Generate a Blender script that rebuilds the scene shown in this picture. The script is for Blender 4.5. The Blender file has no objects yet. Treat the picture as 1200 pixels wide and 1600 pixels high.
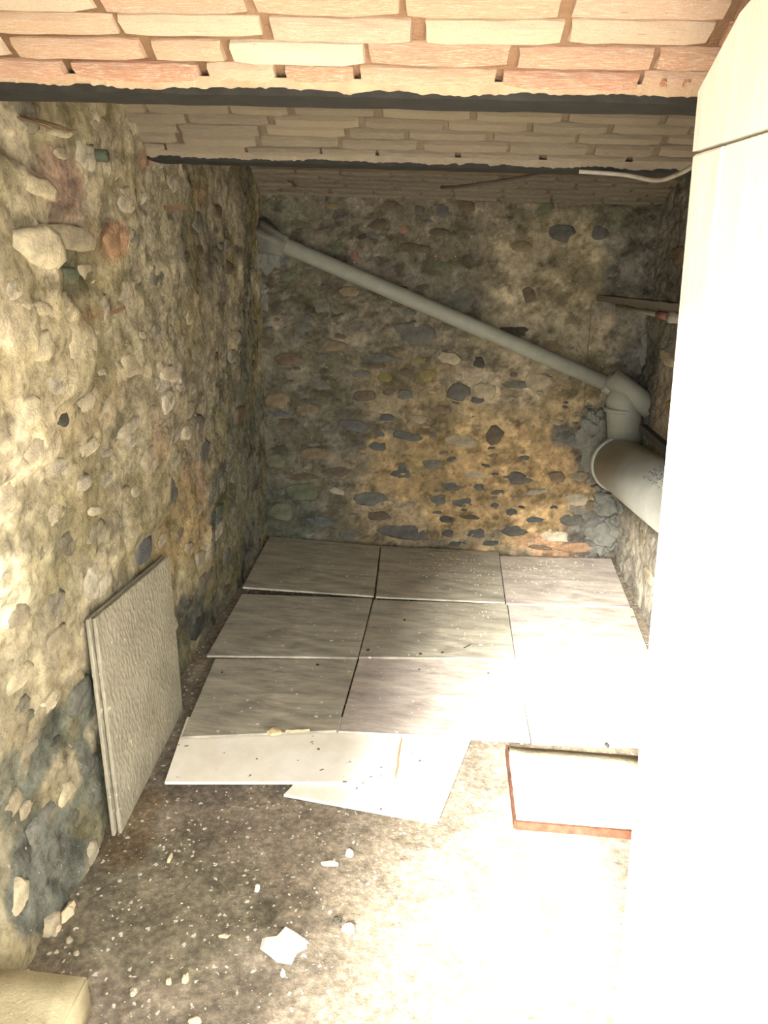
import bpy, bmesh, math, random
import numpy as np
from math import sin, cos, tan, radians as R, pi
from mathutils import Vector, Matrix, noise as mn

SC = bpy.context.scene
COL = SC.collection
random.seed(7)
rng = np.random.default_rng(11)

# ------------------------------------------------------------ camera
H = 1.45; FPX = 1200.0
PITCH, YAW, ROLL = R(18.2), R(4.1), R(2.0)
Fv = Vector((-sin(YAW)*cos(PITCH), cos(YAW)*cos(PITCH), -sin(PITCH)))
Rv = Vector((cos(YAW), sin(YAW), 0)); Uv = Rv.cross(Fv)
Rr = cos(ROLL)*Rv + sin(ROLL)*Uv; Ur = -sin(ROLL)*Rv + cos(ROLL)*Uv
CAMP = Vector((0, 0, H))
cam = bpy.data.cameras.new('camera'); cam.sensor_fit = 'VERTICAL'; cam.sensor_height = 36; cam.lens = 36*FPX/1600
cam.clip_start = 0.02
camo = bpy.data.objects.new('camera', cam); COL.objects.link(camo)
M = Matrix((Rr, Ur, -Fv)).transposed().to_4x4(); M.translation = CAMP
camo.matrix_world = M
SC.camera = camo

# ------------------------------------------------------------ world, sun, exposure
w = bpy.data.worlds.new('sky'); SC.world = w; w.use_nodes = True
bg = w.node_tree.nodes['Background']; bg.inputs[0].default_value = (0.97, 0.98, 1.0, 1); bg.inputs[1].default_value = 3.3
sun = bpy.data.lights.new('sun', 'SUN'); sun.energy = 13; sun.angle = R(20); sun.color = (1.0, 0.96, 0.90)
suno = bpy.data.objects.new('sun', sun); COL.objects.link(suno)
suno.rotation_euler = Vector((0.30, 1.0, -0.60)).to_track_quat('-Z', 'Y').to_euler()
VS = SC.view_settings
VS.view_transform = 'Standard'; VS.look = 'None'; VS.gamma = 1; VS.use_curve_mapping = False
VS.exposure = 2.15

def ray(px, py): return Fv + Rr*((px-600)/FPX) + Ur*((800-py)/FPX)
def hit(px, py, ax, v):
    d = ray(px, py); return CAMP + d*((v-CAMP[ax])/d[ax])

# ------------------------------------------------------------ helpers
def lin(c):
    if isinstance(c, str):
        c = c.lstrip('#'); c = [int(c[i:i+2], 16) for i in (0, 2, 4)]
    return tuple(((x/255)/12.92 if x/255 <= .04045 else ((x/255+.055)/1.055)**2.4) for x in c)
def L4(c): return (*lin(c), 1)

def link(o, parent=None):
    COL.objects.link(o)
    if parent is not None: o.parent = parent
    return o
def mesh_obj(name, verts, faces, mat, parent=None, smooth=False):
    me = bpy.data.meshes.new(name); me.from_pydata([tuple(v) for v in verts], [], faces); me.update()
    if mat: me.materials.append(mat)
    if smooth: me.polygons.foreach_set('use_smooth', [True]*len(me.polygons))
    return link(bpy.data.objects.new(name, me), parent)
def bm_obj(name, bm, mat, parent=None, smooth=False):
    me = bpy.data.meshes.new(name); bm.normal_update(); bm.to_mesh(me); bm.free()
    if mat: me.materials.append(mat)
    if smooth: me.polygons.foreach_set('use_smooth', [True]*len(me.polygons))
    return link(bpy.data.objects.new(name, me), parent)
def tag(o, label=None, cat=None, group=None, kind=None):
    if label: o['label'] = label
    if cat: o['category'] = cat
    if group: o['group'] = group
    if kind: o['kind'] = kind
    return o
def empty(name, loc=(0, 0, 0)):
    o = bpy.data.objects.new(name, None); o.location = loc; o.empty_display_size = .05
    return link(o)

def node_mat(name, rough=.9, spec=.3):
    m = bpy.data.materials.new(name); m.use_nodes = True
    nt = m.node_tree; b = nt.nodes['Principled BSDF']
    b.inputs['Roughness'].default_value = rough
    b.inputs['Specular IOR Level'].default_value = spec
    return m, nt, b
def nN(nt, t, **k):
    n = nt.nodes.new(t)
    for a, v in k.items():
        if a.startswith('i_'): n.inputs[a[2:].replace('_', ' ')].default_value = v
        else: setattr(n, a, v)
    return n
def noise(nt, scale, detail=6, rough=.6, vec=None, stretch=None, obj=True):
    tc = nN(nt, 'ShaderNodeTexCoord')
    mp = nN(nt, 'ShaderNodeMapping')
    nt.links.new(tc.outputs['Object' if obj else 'Generated'], mp.inputs[0])
    if stretch: mp.inputs['Scale'].default_value = stretch
    n = nN(nt, 'ShaderNodeTexNoise'); n.inputs['Scale'].default_value = scale
    n.inputs['Detail'].default_value = detail; n.inputs['Roughness'].default_value = rough
    nt.links.new(mp.outputs[0], n.inputs['Vector'])
    return n.outputs['Fac'], mp
def ramp(nt, fac, stops):
    r = nN(nt, 'ShaderNodeValToRGB'); e = r.color_ramp.elements
    while len(e) < len(stops): e.new(.5)
    for k, (p, c) in enumerate(stops):
        e[k].position = p; e[k].color = c if len(c) == 4 else (*c, 1)
    nt.links.new(fac, r.inputs[0]); return r.outputs[0]
def mix(nt, fac, a, b, mode='MIX'):
    n = nN(nt, 'ShaderNodeMix', data_type='RGBA', blend_type=mode)
    def put(i, v):
        if isinstance(v, (float, int)): n.inputs[i].default_value = v
        elif isinstance(v, tuple): n.inputs[i].default_value = v
        else: nt.links.new(v, n.inputs[i])
    put(0, fac); put(6, a); put(7, b); return n.outputs[2]
def bump(nt, b, fac, strength=.5, dist=.01, prev=None):
    n = nN(nt, 'ShaderNodeBump'); n.inputs['Strength'].default_value = strength; n.inputs['Distance'].default_value = dist
    nt.links.new(fac, n.inputs['Height'])
    if prev: nt.links.new(prev, n.inputs['Normal'])
    nt.links.new(n.outputs[0], b.inputs['Normal']); return n.outputs[0]
def specks(nt, scale, thr, vec_stretch=None):
    """round flecks: 1 inside a fleck, 0 outside; a random share of the cells only"""
    tc = nN(nt, 'ShaderNodeTexCoord'); v = nN(nt, 'ShaderNodeTexVoronoi'); v.inputs['Scale'].default_value = scale
    wn = nN(nt, 'ShaderNodeTexNoise'); wn.inputs['Scale'].default_value = scale*1.7; wn.inputs['Detail'].default_value = 3
    nt.links.new(tc.outputs['Object'], wn.inputs['Vector'])
    sc_ = nN(nt, 'ShaderNodeVectorMath', operation='SCALE'); sc_.inputs['Scale'].default_value = 1.1/scale; nt.links.new(wn.outputs['Color'], sc_.inputs[0])
    ad_ = nN(nt, 'ShaderNodeVectorMath', operation='ADD'); nt.links.new(tc.outputs['Object'], ad_.inputs[0]); nt.links.new(sc_.outputs[0], ad_.inputs[1])
    nt.links.new(ad_.outputs[0], v.inputs['Vector'])
    s = nN(nt, 'ShaderNodeSeparateColor'); nt.links.new(v.outputs['Color'], s.inputs[0])
    mul = nN(nt, 'ShaderNodeMath', operation='MULTIPLY'); mul.inputs[1].default_value = thr
    p = nN(nt, 'ShaderNodeMath', operation='POWER'); p.inputs[1].default_value = 5
    nt.links.new(s.outputs[0], p.inputs[0]); nt.links.new(p.outputs[0], mul.inputs[0])
    lt = nN(nt, 'ShaderNodeMath', operation='LESS_THAN')
    nt.links.new(v.outputs['Distance'], lt.inputs[0]); nt.links.new(mul.outputs[0], lt.inputs[1])
    return lt.outputs[0]

def simple(name, c1, c2, scale=12, rough=.85, bmp=.4, bdist=.004, spec=.3, stretch=None, metal=0):
    m, nt, b = node_mat(name, rough, spec)
    f, _ = noise(nt, scale, 8, .65, stretch=stretch)
    c = ramp(nt, f, [(.3, L4(c1)), (.7, L4(c2))])
    nt.links.new(c, b.inputs['Base Color']); b.inputs['Metallic'].default_value = metal
    f2, _ = noise(nt, scale*6, 6, .7, stretch=stretch)
    bump(nt, b, f2, bmp, bdist); return m

def wall_mat(name):
    m, nt, b = node_mat(name, .93, .15)
    at = nN(nt, 'ShaderNodeAttribute', attribute_name='Col')
    f1, _ = noise(nt, 9, 9, .72)
    c = mix(nt, 1.0, at.outputs['Color'], ramp(nt, f1, [(.28, (.52, .52, .50, 1)), (.5, (.95, .95, .95, 1)), (.72, (1.35, 1.33, 1.28, 1))]), 'MULTIPLY')
    f2, _ = noise(nt, 45, 7, .7)
    c = mix(nt, 1.0, c, ramp(nt, f2, [(.32, (.62, .60, .56, 1)), (.5, (1, 1, 1, 1)), (.7, (1.25, 1.25, 1.22, 1))]), 'MULTIPLY')
    sp = specks(nt, 60, .2)
    c = mix(nt, sp, c, L4('#b8b09a'))
    nt.links.new(c, b.inputs['Base Color'])
    n1 = bump(nt, b, f1, .8, .03); bump(nt, b, f2, .8, .009, n1)
    return m
M_WALL = wall_mat('rubble_mortar')

def stone_mat(name, cols, rough=.8):
    """stones: object random picks the tone, noise gives the grain"""
    m, nt, b = node_mat(name, rough, .3)
    oi = nN(nt, 'ShaderNodeObjectInfo')
    c = ramp(nt, oi.outputs['Random'], [(k/max(1, len(cols)-1), L4(x)) for k, x in enumerate(cols)])
    f, _ = noise(nt, 16, 8, .7)
    c = mix(nt, 1.0, c, ramp(nt, f, [(.3, (.55, .55, .55, 1)), (.5, (1, 1, 1, 1)), (.7, (1.45, 1.4, 1.3, 1))]), 'MULTIPLY')
    nt.links.new(c, b.inputs['Base Color'])
    f2, _ = noise(nt, 60, 8, .7); n1 = bump(nt, b, f, .6, .02); bump(nt, b, f2, .6, .006, n1)
    return m
ST = {
 'slate': stone_mat('slate_stone', ['#575650', '#64625a', '#5a5b5c']),
 'slateg': stone_mat('grey_stone', ['#66675c', '#6f6c60', '#5f6461']),
 'dark': stone_mat('dark_stone', ['#403f38', '#4a483e']),
 'green': stone_mat('greenish_stone', ['#5f6450', '#6a6c57']),
 'olive': stone_mat('olive_stone', ['#7a7146', '#857a50']),
 'brown': stone_mat('brown_stone', ['#85765c', '#766a55']),
 'brownd': stone_mat('dark_brown_stone', ['#5f5648', '#6a5d4d']),
 'pink': stone_mat('reddish_stone', ['#8d6a5c', '#94745f']),
 'tan': stone_mat('tan_stone', ['#9c9178', '#a5997e', '#8f8672']),
 'sand': stone_mat('sand_stone', ['#a29275', '#a8977a']),
 'pale': stone_mat('pale_stone', ['#a9a08b', '#b6aa90']),
 'cream': stone_mat('cream_stone', ['#bcb093', '#b3a78a', '#c4b99c']),
 'white': stone_mat('whitish_stone', ['#cfc4ae', '#c6baa2']),
 'brick': stone_mat('orange_brick_stone', ['#9a7c5e', '#93755a']),
 'cement': stone_mat('cement_lump', ['#6d6e69', '#767771']),
}

# ------------------------------------------------------------ numpy noise
def lat(seed):
    g = np.random.default_rng(seed).random((256, 256)); return g
LATS = [lat(s) for s in range(12)]
def vnoise(u, v, s=0):
    g = LATS[s % 12]; iu = np.floor(u).astype(int); iv = np.floor(v).astype(int)
    fu = u-iu; fv = v-iv; fu = fu*fu*(3-2*fu); fv = fv*fv*(3-2*fv)
    a = g[iu % 256, iv % 256]; b = g[(iu+1) % 256, iv % 256]; c = g[iu % 256, (iv+1) % 256]; d = g[(iu+1) % 256, (iv+1) % 256]
    return (a*(1-fu)+b*fu)*(1-fv)+(c*(1-fu)+d*fu)*fv
def fbm(u, v, s=0, oct=5, g=.5):
    r = 0; a = 1; t = 0
    for k in range(oct): r = r+a*vnoise(u*2**k+17*k, v*2**k+31*k, s+k); t += a; a *= g
    return r/t
def rubble(u, v, cu, cv, seed):
    """relief of mortared rubble: domes separated by joints"""
    r = np.random.default_rng(seed); J = r.random((128, 128, 3))
    x = u/cu; y = v/cv; row = np.floor(y).astype(int); x0 = np.floor(x).astype(int)
    f1 = np.full(x.shape, 9.); f2 = np.full(x.shape, 9.); hh = np.zeros(x.shape)
    for dj in (-1, 0, 1):
        for di in (-1, 0, 1):
            i = x0+di; j = row+dj; q = J[i % 128, j % 128]
            d = np.hypot(x-(i+.15+.7*q[..., 0]), y-(j+.15+.7*q[..., 1]))
            n = d < f1; f2 = np.where(n, f1, np.minimum(f2, d)); hh = np.where(n, q[..., 2], hh); f1 = np.where(n, d, f1)
    e = np.clip((f2-f1)/.35, 0, 1)
    return (1-(1-e)**2)*(.45+.55*hh)
def flakes(U, V, s, f=6.5, thr=.54):
    """skins of render left on the rubble: 1 on a skin, sharp ragged rims"""
    return np.clip((fbm(U*f+.5*fbm(U*9, V*9, s+2), V*f*1.15, s, 6, .58)-thr)/.018, 0, 1)
def inpoly(U, V, P):
    r = np.zeros(U.shape, bool); n = len(P)
    for k in range(n):
        (x1, y1), (x2, y2) = P[k], P[(k+1) % n]
        if y1 == y2: continue
        c = ((y1 > V) != (y2 > V)) & (U < (x2-x1)*(V-y1)/(y2-y1)+x1)
        r ^= c
    return r
def blur(a, n):
    for _ in range(n):
        a = (a+np.roll(a, 1, 0)+np.roll(a, -1, 0)+np.roll(a, 1, 1)+np.roll(a, -1, 1))/5
    return a

# ------------------------------------------------------------ setting planes
XL, YB, XR = -.875, 3.83, .945
ZF1, Y1A, Y1B = 1.700, 1.395, 1.495     # first steel flange
Y2A, Y2B = 2.345, 2.450                 # second
Y0A, Y0B = .36, .46                     # the flange over the doorway, out of frame

class Wall:
    def __init__(s, name, side, u0, u1, v0, v1, step, fd, fc):
        s.side = side; nu = int((u1-u0)/step)+1; nv = int((v1-v0)/step)+1
        s.us = np.linspace(u0, u1, nu); s.vs = np.linspace(v0, v1, nv)
        U, V = np.meshgrid(s.us, s.vs, indexing='ij'); s.D = fd(U, V)
        C = fc(U, V); s.C = C
        co = s.pos_arr(U, V, s.D).reshape(-1, 3)
        idx = np.arange(nu*nv).reshape(nu, nv)
        q = np.stack([idx[:-1, :-1], idx[1:, :-1], idx[1:, 1:], idx[:-1, 1:]], -1).reshape(-1, 4)
        if side == 'left': q = q[:, ::-1]
        if side == 'left': q = q[:, ::-1]
        me = bpy.data.meshes.new(name); me.from_pydata(co.tolist(), [], q.tolist()); me.update()
        a = me.color_attributes.new('Col', 'FLOAT_COLOR', 'POINT')
        a.data.foreach_set('color', np.concatenate([C, np.ones(C.shape[:2]+(1,))], -1).reshape(-1).astype(np.float32))
        me.polygons.foreach_set('use_smooth', [True]*len(me.polygons)); me.materials.append(M_WALL)
        s.o = link(bpy.data.objects.new(name, me)); s.o['kind'] = 'structure'
    def base(s, U): return XL-.012*(U-1.5)
    def pos_arr(s, U, V, D):
        if s.side == 'left': return np.stack([s.base(U)+D, U, V], -1)
        if s.side == 'back': return np.stack([U, YB-D, V], -1)
        return np.stack([XR-D, U, V], -1)
    def d(s, u, v):
        i = int(np.clip(np.searchsorted(s.us, u), 0, len(s.us)-1)); j = int(np.clip(np.searchsorted(s.vs, v), 0, len(s.vs)-1))
        return float(s.D[i, j])
    def pix(s, px, py):
        if s.side == 'left':
            p = hit(px, py, 0, XL+.01); return p.y, p.z
        if s.side == 'back':
            p = hit(px, py, 1, YB-.015); return p.x, p.z
        p = hit(px, py, 0, XR-.015); return p.y, p.z
    def frame(s, u, v, d):
        p = Vector([float(x) for x in s.pos_arr(np.array(u), np.array(v), np.array(d))])
        if s.side == 'left': return p, Vector((0, 1, 0)), Vector((1, 0, 0))
        if s.side == 'back': return p, Vector((1, 0, 0)), Vector((0, -1, 0))
        return p, Vector((0, 1, 0)), Vector((-1, 0, 0))

SAT = .68
def blobs(U, V, base, items, soft=1.0, seed=3, nf=9):
    """colour patches: (u, v, ru, rv, colour, strength) with ragged borders"""
    def ds(c):
        c = np.array(lin(c)); g = c.mean(); return g+(c-g)*SAT
    C = np.broadcast_to(ds(base), U.shape+(3,)).copy()
    w1 = (fbm(U*nf, V*nf, seed, 5, .6)-.5)
    for (u, v, ru, rv, c, st) in items:
        d = np.hypot((U-u)/ru, (V-v)/rv)+w1*1.3
        m = np.clip((1.0-d)/.22*soft+.5, 0, 1)*st
        C = C*(1-m[..., None])+ds(c)*m[..., None]
    return C
def P2(wall_fn, lst):
    out = []
    for (px, py, rx, ry, c, st) in lst:
        u, v = wall_fn(px, py); u2, _ = wall_fn(px+rx, py); _, v2 = wall_fn(px, py+ry)
        out.append((u, v, abs(u2-u), abs(v2-v), c, st))
    return out
pl = lambda px, py: (lambda p: (p.y, p.z))(hit(px, py, 0, XL+.01))
pb = lambda px, py: (lambda p: (p.x, p.z))(hit(px, py, 1, YB-.015))
pr = lambda px, py: (lambda p: (p.y, p.z))(hit(px, py, 0, XR-.015))

# ------------------------------------------------------------ LEFT WALL
LEDGE = [pl(*p) for p in [(-160, 150), (-60, 190), (20, 255), (78, 290), (60, 345), (84, 400), (82, 448), (110, 482), (135, 560), (130, 612), (66, 640), (62, 722), (10, 745), (-160, 830)]]
HOLLOW = [pl(*p) for p in [(70, 345), (110, 330), (150, 375), (150, 420), (120, 470), (85, 460), (86, 400)]]
def left_d(U, V):
    d = .013*rubble(U+.14*fbm(U*6, V*6, 1), V+.10*fbm(U*6, V*6, 2), .16, .10, 5)
    d += .006*rubble(U+.02*fbm(U*16, V*16, 3), V, .055, .04, 6)
    d += .085*(fbm(U*3, V*3, 4, 6, .55)-.5)+.022*(fbm(U*20, V*14, 5, 4, .6)-.5)-.012*np.abs(fbm(U*7, V*5, 8, 4)-.5)*2
    m = blur(inpoly(U+.02*(fbm(U*20, V*20, 7)-.5), V+.02*(fbm(U*20, V*20, 8)-.5), LEDGE).astype(float), 1); d += .046*m
    d = d*.72+.004*flakes(U, V, 3)+.003*flakes(U, V, 6, 10, .56)
    m = blur(inpoly(U, V, HOLLOW).astype(float), 5); d -= .02*m
    d += .05*np.clip((.35-V)/.35, 0, 1)**1.5*(U < 1.75)            # rubble foot spreading near the camera
    d *= np.clip((YB+.02-U)/.1, .2, 1)
    lim = -.012+.11*np.clip(.56-V, 0, 1)+.6*np.clip(np.maximum(1.60-U, U-2.40), 0, 1)+.5*np.clip(V-.60, 0, 1)
    d = np.minimum(d, lim)
    return d
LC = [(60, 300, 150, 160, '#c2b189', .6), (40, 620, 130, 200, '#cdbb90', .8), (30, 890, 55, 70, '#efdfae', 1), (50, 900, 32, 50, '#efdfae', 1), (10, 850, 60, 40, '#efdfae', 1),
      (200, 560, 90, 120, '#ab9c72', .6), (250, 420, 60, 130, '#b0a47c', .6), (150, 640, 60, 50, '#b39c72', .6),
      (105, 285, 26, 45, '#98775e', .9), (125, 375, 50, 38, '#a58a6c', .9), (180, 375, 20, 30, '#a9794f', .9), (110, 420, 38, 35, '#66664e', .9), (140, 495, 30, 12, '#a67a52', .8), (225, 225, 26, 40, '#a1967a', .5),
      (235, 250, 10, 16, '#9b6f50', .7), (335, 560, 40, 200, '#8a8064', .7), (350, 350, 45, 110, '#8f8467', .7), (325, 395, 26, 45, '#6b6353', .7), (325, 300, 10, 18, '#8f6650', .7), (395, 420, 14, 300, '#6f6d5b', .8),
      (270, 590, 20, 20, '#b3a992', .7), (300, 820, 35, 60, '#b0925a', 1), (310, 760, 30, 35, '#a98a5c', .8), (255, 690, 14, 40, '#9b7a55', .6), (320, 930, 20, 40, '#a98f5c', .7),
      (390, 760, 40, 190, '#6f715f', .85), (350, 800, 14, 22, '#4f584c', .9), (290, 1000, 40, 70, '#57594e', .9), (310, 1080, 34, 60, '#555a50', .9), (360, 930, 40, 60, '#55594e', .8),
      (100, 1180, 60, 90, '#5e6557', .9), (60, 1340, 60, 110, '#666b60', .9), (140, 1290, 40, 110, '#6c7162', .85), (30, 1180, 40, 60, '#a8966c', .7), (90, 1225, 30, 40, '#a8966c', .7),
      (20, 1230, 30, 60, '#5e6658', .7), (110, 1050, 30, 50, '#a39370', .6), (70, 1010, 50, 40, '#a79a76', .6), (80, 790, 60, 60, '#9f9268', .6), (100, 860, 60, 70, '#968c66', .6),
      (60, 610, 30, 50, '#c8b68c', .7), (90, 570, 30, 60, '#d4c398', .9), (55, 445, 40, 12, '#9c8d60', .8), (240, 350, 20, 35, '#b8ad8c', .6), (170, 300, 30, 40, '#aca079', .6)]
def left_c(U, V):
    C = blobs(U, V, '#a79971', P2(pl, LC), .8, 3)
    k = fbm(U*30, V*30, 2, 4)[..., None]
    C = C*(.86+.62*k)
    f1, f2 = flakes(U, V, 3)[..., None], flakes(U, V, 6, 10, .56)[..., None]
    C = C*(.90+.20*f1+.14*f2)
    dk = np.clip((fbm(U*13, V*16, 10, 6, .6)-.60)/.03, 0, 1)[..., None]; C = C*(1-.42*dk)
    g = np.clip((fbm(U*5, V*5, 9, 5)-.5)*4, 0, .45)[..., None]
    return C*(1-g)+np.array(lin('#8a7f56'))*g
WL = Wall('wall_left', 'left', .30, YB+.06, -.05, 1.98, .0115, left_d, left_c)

# ------------------------------------------------------------ BACK WALL
PLAST = [pb(*p) for p in [(775, 372), (850, 330), (930, 318), (1010, 330), (1010, 640), (940, 640), (880, 570), (830, 600), (770, 600), (745, 520), (745, 480), (770, 440), (765, 400)]]
def back_d(U, V):
    d = .009*rubble(U+.10*fbm(U*8, V*8, 1), V+.02*fbm(U*8, V*8, 2), .11, .06, 15)
    d += .006*rubble(U+.03*fbm(U*20, V*20, 2), V, .05, .03, 16)+.05*(fbm(U*2.5, V*2.5, 4)-.5)+.018*(fbm(U*26, V*26, 5, 3)-.5)
    m = blur(inpoly(U+.03*(fbm(U*18, V*18, 7)-.5), V+.03*(fbm(U*18, V*18, 8)-.5), PLAST).astype(float), 2)
    d += .004*flakes(U, V, 2, 8)
    d = d*(1-.6*m)+.022*m
    return d
BC = [(520, 400, 160, 130, '#6d6655', .6), (480, 700, 110, 200, '#5f5c4a', .85), (430, 820, 60, 60, '#555847', .9), (600, 560, 130, 60, '#7d7258', .6), (420, 340, 40, 60, '#666850', .7), (450, 310, 40, 30, '#74755a', .7),
      (870, 460, 130, 150, '#988a63', .95), (900, 340, 90, 40, '#928762', .8), (960, 540, 60, 80, '#8d8160', .6), (845, 395, 40, 40, '#8e8160', .7), (800, 440, 40, 60, '#a39570', .6), (870, 520, 60, 40, '#9d9170', .6),
      (760, 650, 160, 70, '#a28a55', .9), (840, 680, 90, 60, '#a48c58', .9), (640, 620, 80, 60, '#8f7c55', .7), (700, 760, 150, 90, '#b3924f', .95), (850, 780, 110, 90, '#b89554', .95), (800, 600, 60, 40, '#a69470', .8), (740, 600, 40, 30, '#a29270', .8), (600, 820, 80, 50, '#8b7750', .8), (900, 860, 80, 22, '#ad7f50', .9),
      (925, 360, 16, 90, '#958762', .3), (990, 420, 50, 110, '#6f6c62', .85), (1010, 560, 40, 90, '#686a61', .85), (960, 330, 40, 30, '#74725e', .7), (940, 830, 50, 50, '#64645e', .9), (940, 700, 45, 60, '#6b6a60', .85), (885, 680, 18, 18, '#5f625c', .9), (980, 300, 60, 20, '#6c6960', .7),
      (720, 470, 40, 40, '#645f55', .7), (700, 400, 60, 60, '#68624f', .5), (615, 300, 60, 12, '#7c7160', .7), (530, 740, 60, 40, '#75684e', .5)]
def back_c(U, V):
    C = blobs(U, V, '#7c7159', P2(pb, BC), .6, 4)
    k = fbm(U*34, V*34, 2, 4)[..., None]
    C = C*(.66+.68*k)
    g = np.clip((fbm(U*6, V*9, 9, 5)-.52)*5, 0, .4)[..., None]
    C = C*1.5*(.88+.24*flakes(U, V, 2, 8)[..., None])
    dk = np.clip((fbm(U*12, V*20, 10, 6, .6)-.59)/.03, 0, 1)[..., None]; C = C*(1-.40*dk)
    return C*(1-g)+np.array(lin('#57533f'))*g
WB = Wall('wall_back', 'back', -1.0, 1.08, -.05, 1.86, .0115, back_d, back_c)

# ------------------------------------------------------------ RIGHT WALL
def right_d(U, V):
    return .014*rubble(U+.03*fbm(U*8, V*8, 1), V, .14, .09, 25)+.035*(fbm(U*3, V*3, 4)-.5)+.02*(fbm(U*24, V*24, 5, 3)-.5)
RC = [(1050, 400, 60, 160, '#7d786a', .8), (1010, 560, 20, 120, '#686a61', .9), (1060, 600, 40, 60, '#9c8f76', .8), (1045, 640, 24, 60, '#a39378', .7), (1010, 860, 60, 110, '#b3a98f', .9), (1040, 520, 40, 30, '#84806f', .8)]  # the pale patch low down paints the light on the wall foot
def right_c(U, V):
    C = blobs(U, V, '#8a8371', P2(pr, RC), .6, 4)
    return C*(.9+.8*fbm(U*28, V*28, 2, 4)[..., None])
WR = Wall('wall_right', 'right', .30, YB+.06, -.05, 1.98, .014, right_d, right_c)

# ------------------------------------------------------------ FLOOR
def floor_mat():
    m, nt, b = node_mat('dusty_concrete', .95, .1)
    f, _ = noise(nt, 5, 8, .65)
    c = ramp(nt, f, [(.3, L4('#7b766c')), (.5, L4('#8b867b')), (.7, L4('#9d968a'))])
    f2, _ = noise(nt, 55, 8, .75)
    c = mix(nt, 1.0, c, ramp(nt, f2, [(.34, (.62, .61, .60, 1)), (.5, (1.0, .98, .95, 1)), (.64, (1.6, 1.57, 1.5, 1))]), 'MULTIPLY')
    at = nN(nt, 'ShaderNodeAttribute', attribute_name='Col')
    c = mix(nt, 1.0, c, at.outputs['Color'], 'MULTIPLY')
    c = mix(nt, specks(nt, 75, .42), c, L4('#c9c2b4')); c = mix(nt, specks(nt, 32, .16), c, L4('#d6cfc0'))
    nt.links.new(c, b.inputs['Base Color'])
    n1 = bump(nt, b, f, .5, .02); bump(nt, b, f2, .9, .006, n1); return m
us = np.linspace(-1.1, 1.1, 240); vs = np.linspace(-.2, YB+.1, 430)
U, V = np.meshgrid(us, vs, indexing='ij')
D = .008*(fbm(U*4, V*4, 3)-.5)+.004*(fbm(U*40, V*40, 4, 2)-.5)-.005
fp = lambda px, py: (lambda p: (p.x, p.y))(hit(px, py, 2, 0))
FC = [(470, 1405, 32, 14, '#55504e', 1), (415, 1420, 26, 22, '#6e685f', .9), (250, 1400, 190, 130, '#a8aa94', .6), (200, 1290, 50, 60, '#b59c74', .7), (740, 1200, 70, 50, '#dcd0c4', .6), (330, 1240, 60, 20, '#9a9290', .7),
      (530, 1440, 12, 6, '#5c5654', .8), (430, 1490, 60, 40, '#f5efe6', .5), (620, 1380, 190, 120, '#e9dccb', .7), (880, 1420, 190, 180, '#fff6e6', .8)]  # the two large cream patches paint the pool of sunlight on the right
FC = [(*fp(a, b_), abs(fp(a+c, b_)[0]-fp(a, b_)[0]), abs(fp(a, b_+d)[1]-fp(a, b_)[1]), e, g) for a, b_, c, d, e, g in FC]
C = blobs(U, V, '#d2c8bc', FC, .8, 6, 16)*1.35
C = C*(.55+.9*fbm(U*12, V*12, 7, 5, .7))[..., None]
idx = np.arange(U.size).reshape(U.shape)
q = np.stack([idx[:-1, :-1], idx[1:, :-1], idx[1:, 1:], idx[:-1, 1:]], -1).reshape(-1, 4)
me = bpy.data.meshes.new('floor'); me.from_pydata(np.stack([U, V, D], -1).reshape(-1, 3).tolist(), [], q.tolist()); me.update()
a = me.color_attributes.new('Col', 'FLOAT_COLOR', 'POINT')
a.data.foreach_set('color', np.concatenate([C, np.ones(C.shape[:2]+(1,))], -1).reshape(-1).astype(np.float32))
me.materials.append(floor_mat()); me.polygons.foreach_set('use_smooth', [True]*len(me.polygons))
floor = link(bpy.data.objects.new('floor', me)); floor['kind'] = 'structure'

def box_v(x0, x1, y0, y1, z0, z1):
    return ([(x0, y0, z0), (x1, y0, z0), (x1, y1, z0), (x0, y1, z0), (x0, y0, z1), (x1, y0, z1), (x1, y1, z1), (x0, y1, z1)],
            [(0, 3, 2, 1), (4, 5, 6, 7), (0, 1, 5, 4), (1, 2, 6, 5), (2, 3, 7, 6), (3, 0, 4, 7)])
M_PLASTER = simple('doorway_render', '#a89a80', '#bcae92', 7, .95)
M_GROUND = simple('yard_concrete', '#b5ad9d', '#c4bba9', 4, .95)
def sbox(name, *a, mat=M_PLASTER):
    o = mesh_obj(name, *box_v(*a), mat); o['kind'] = 'structure'; return o
# doorway wall round the camera, and the yard it opens to
sbox('wall_front_left', -1.25, -.42, .12, .34, -.05, 2.2)
sbox('wall_front_right', .52, 1.25, .12, .34, -.05, 2.2)
sbox('wall_front_top', -.42, .52, .12, .34, 1.84, 2.2)
sbox('ground', -6, 6, -6, -.2, -.12, -.01, mat=M_GROUND)

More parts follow.
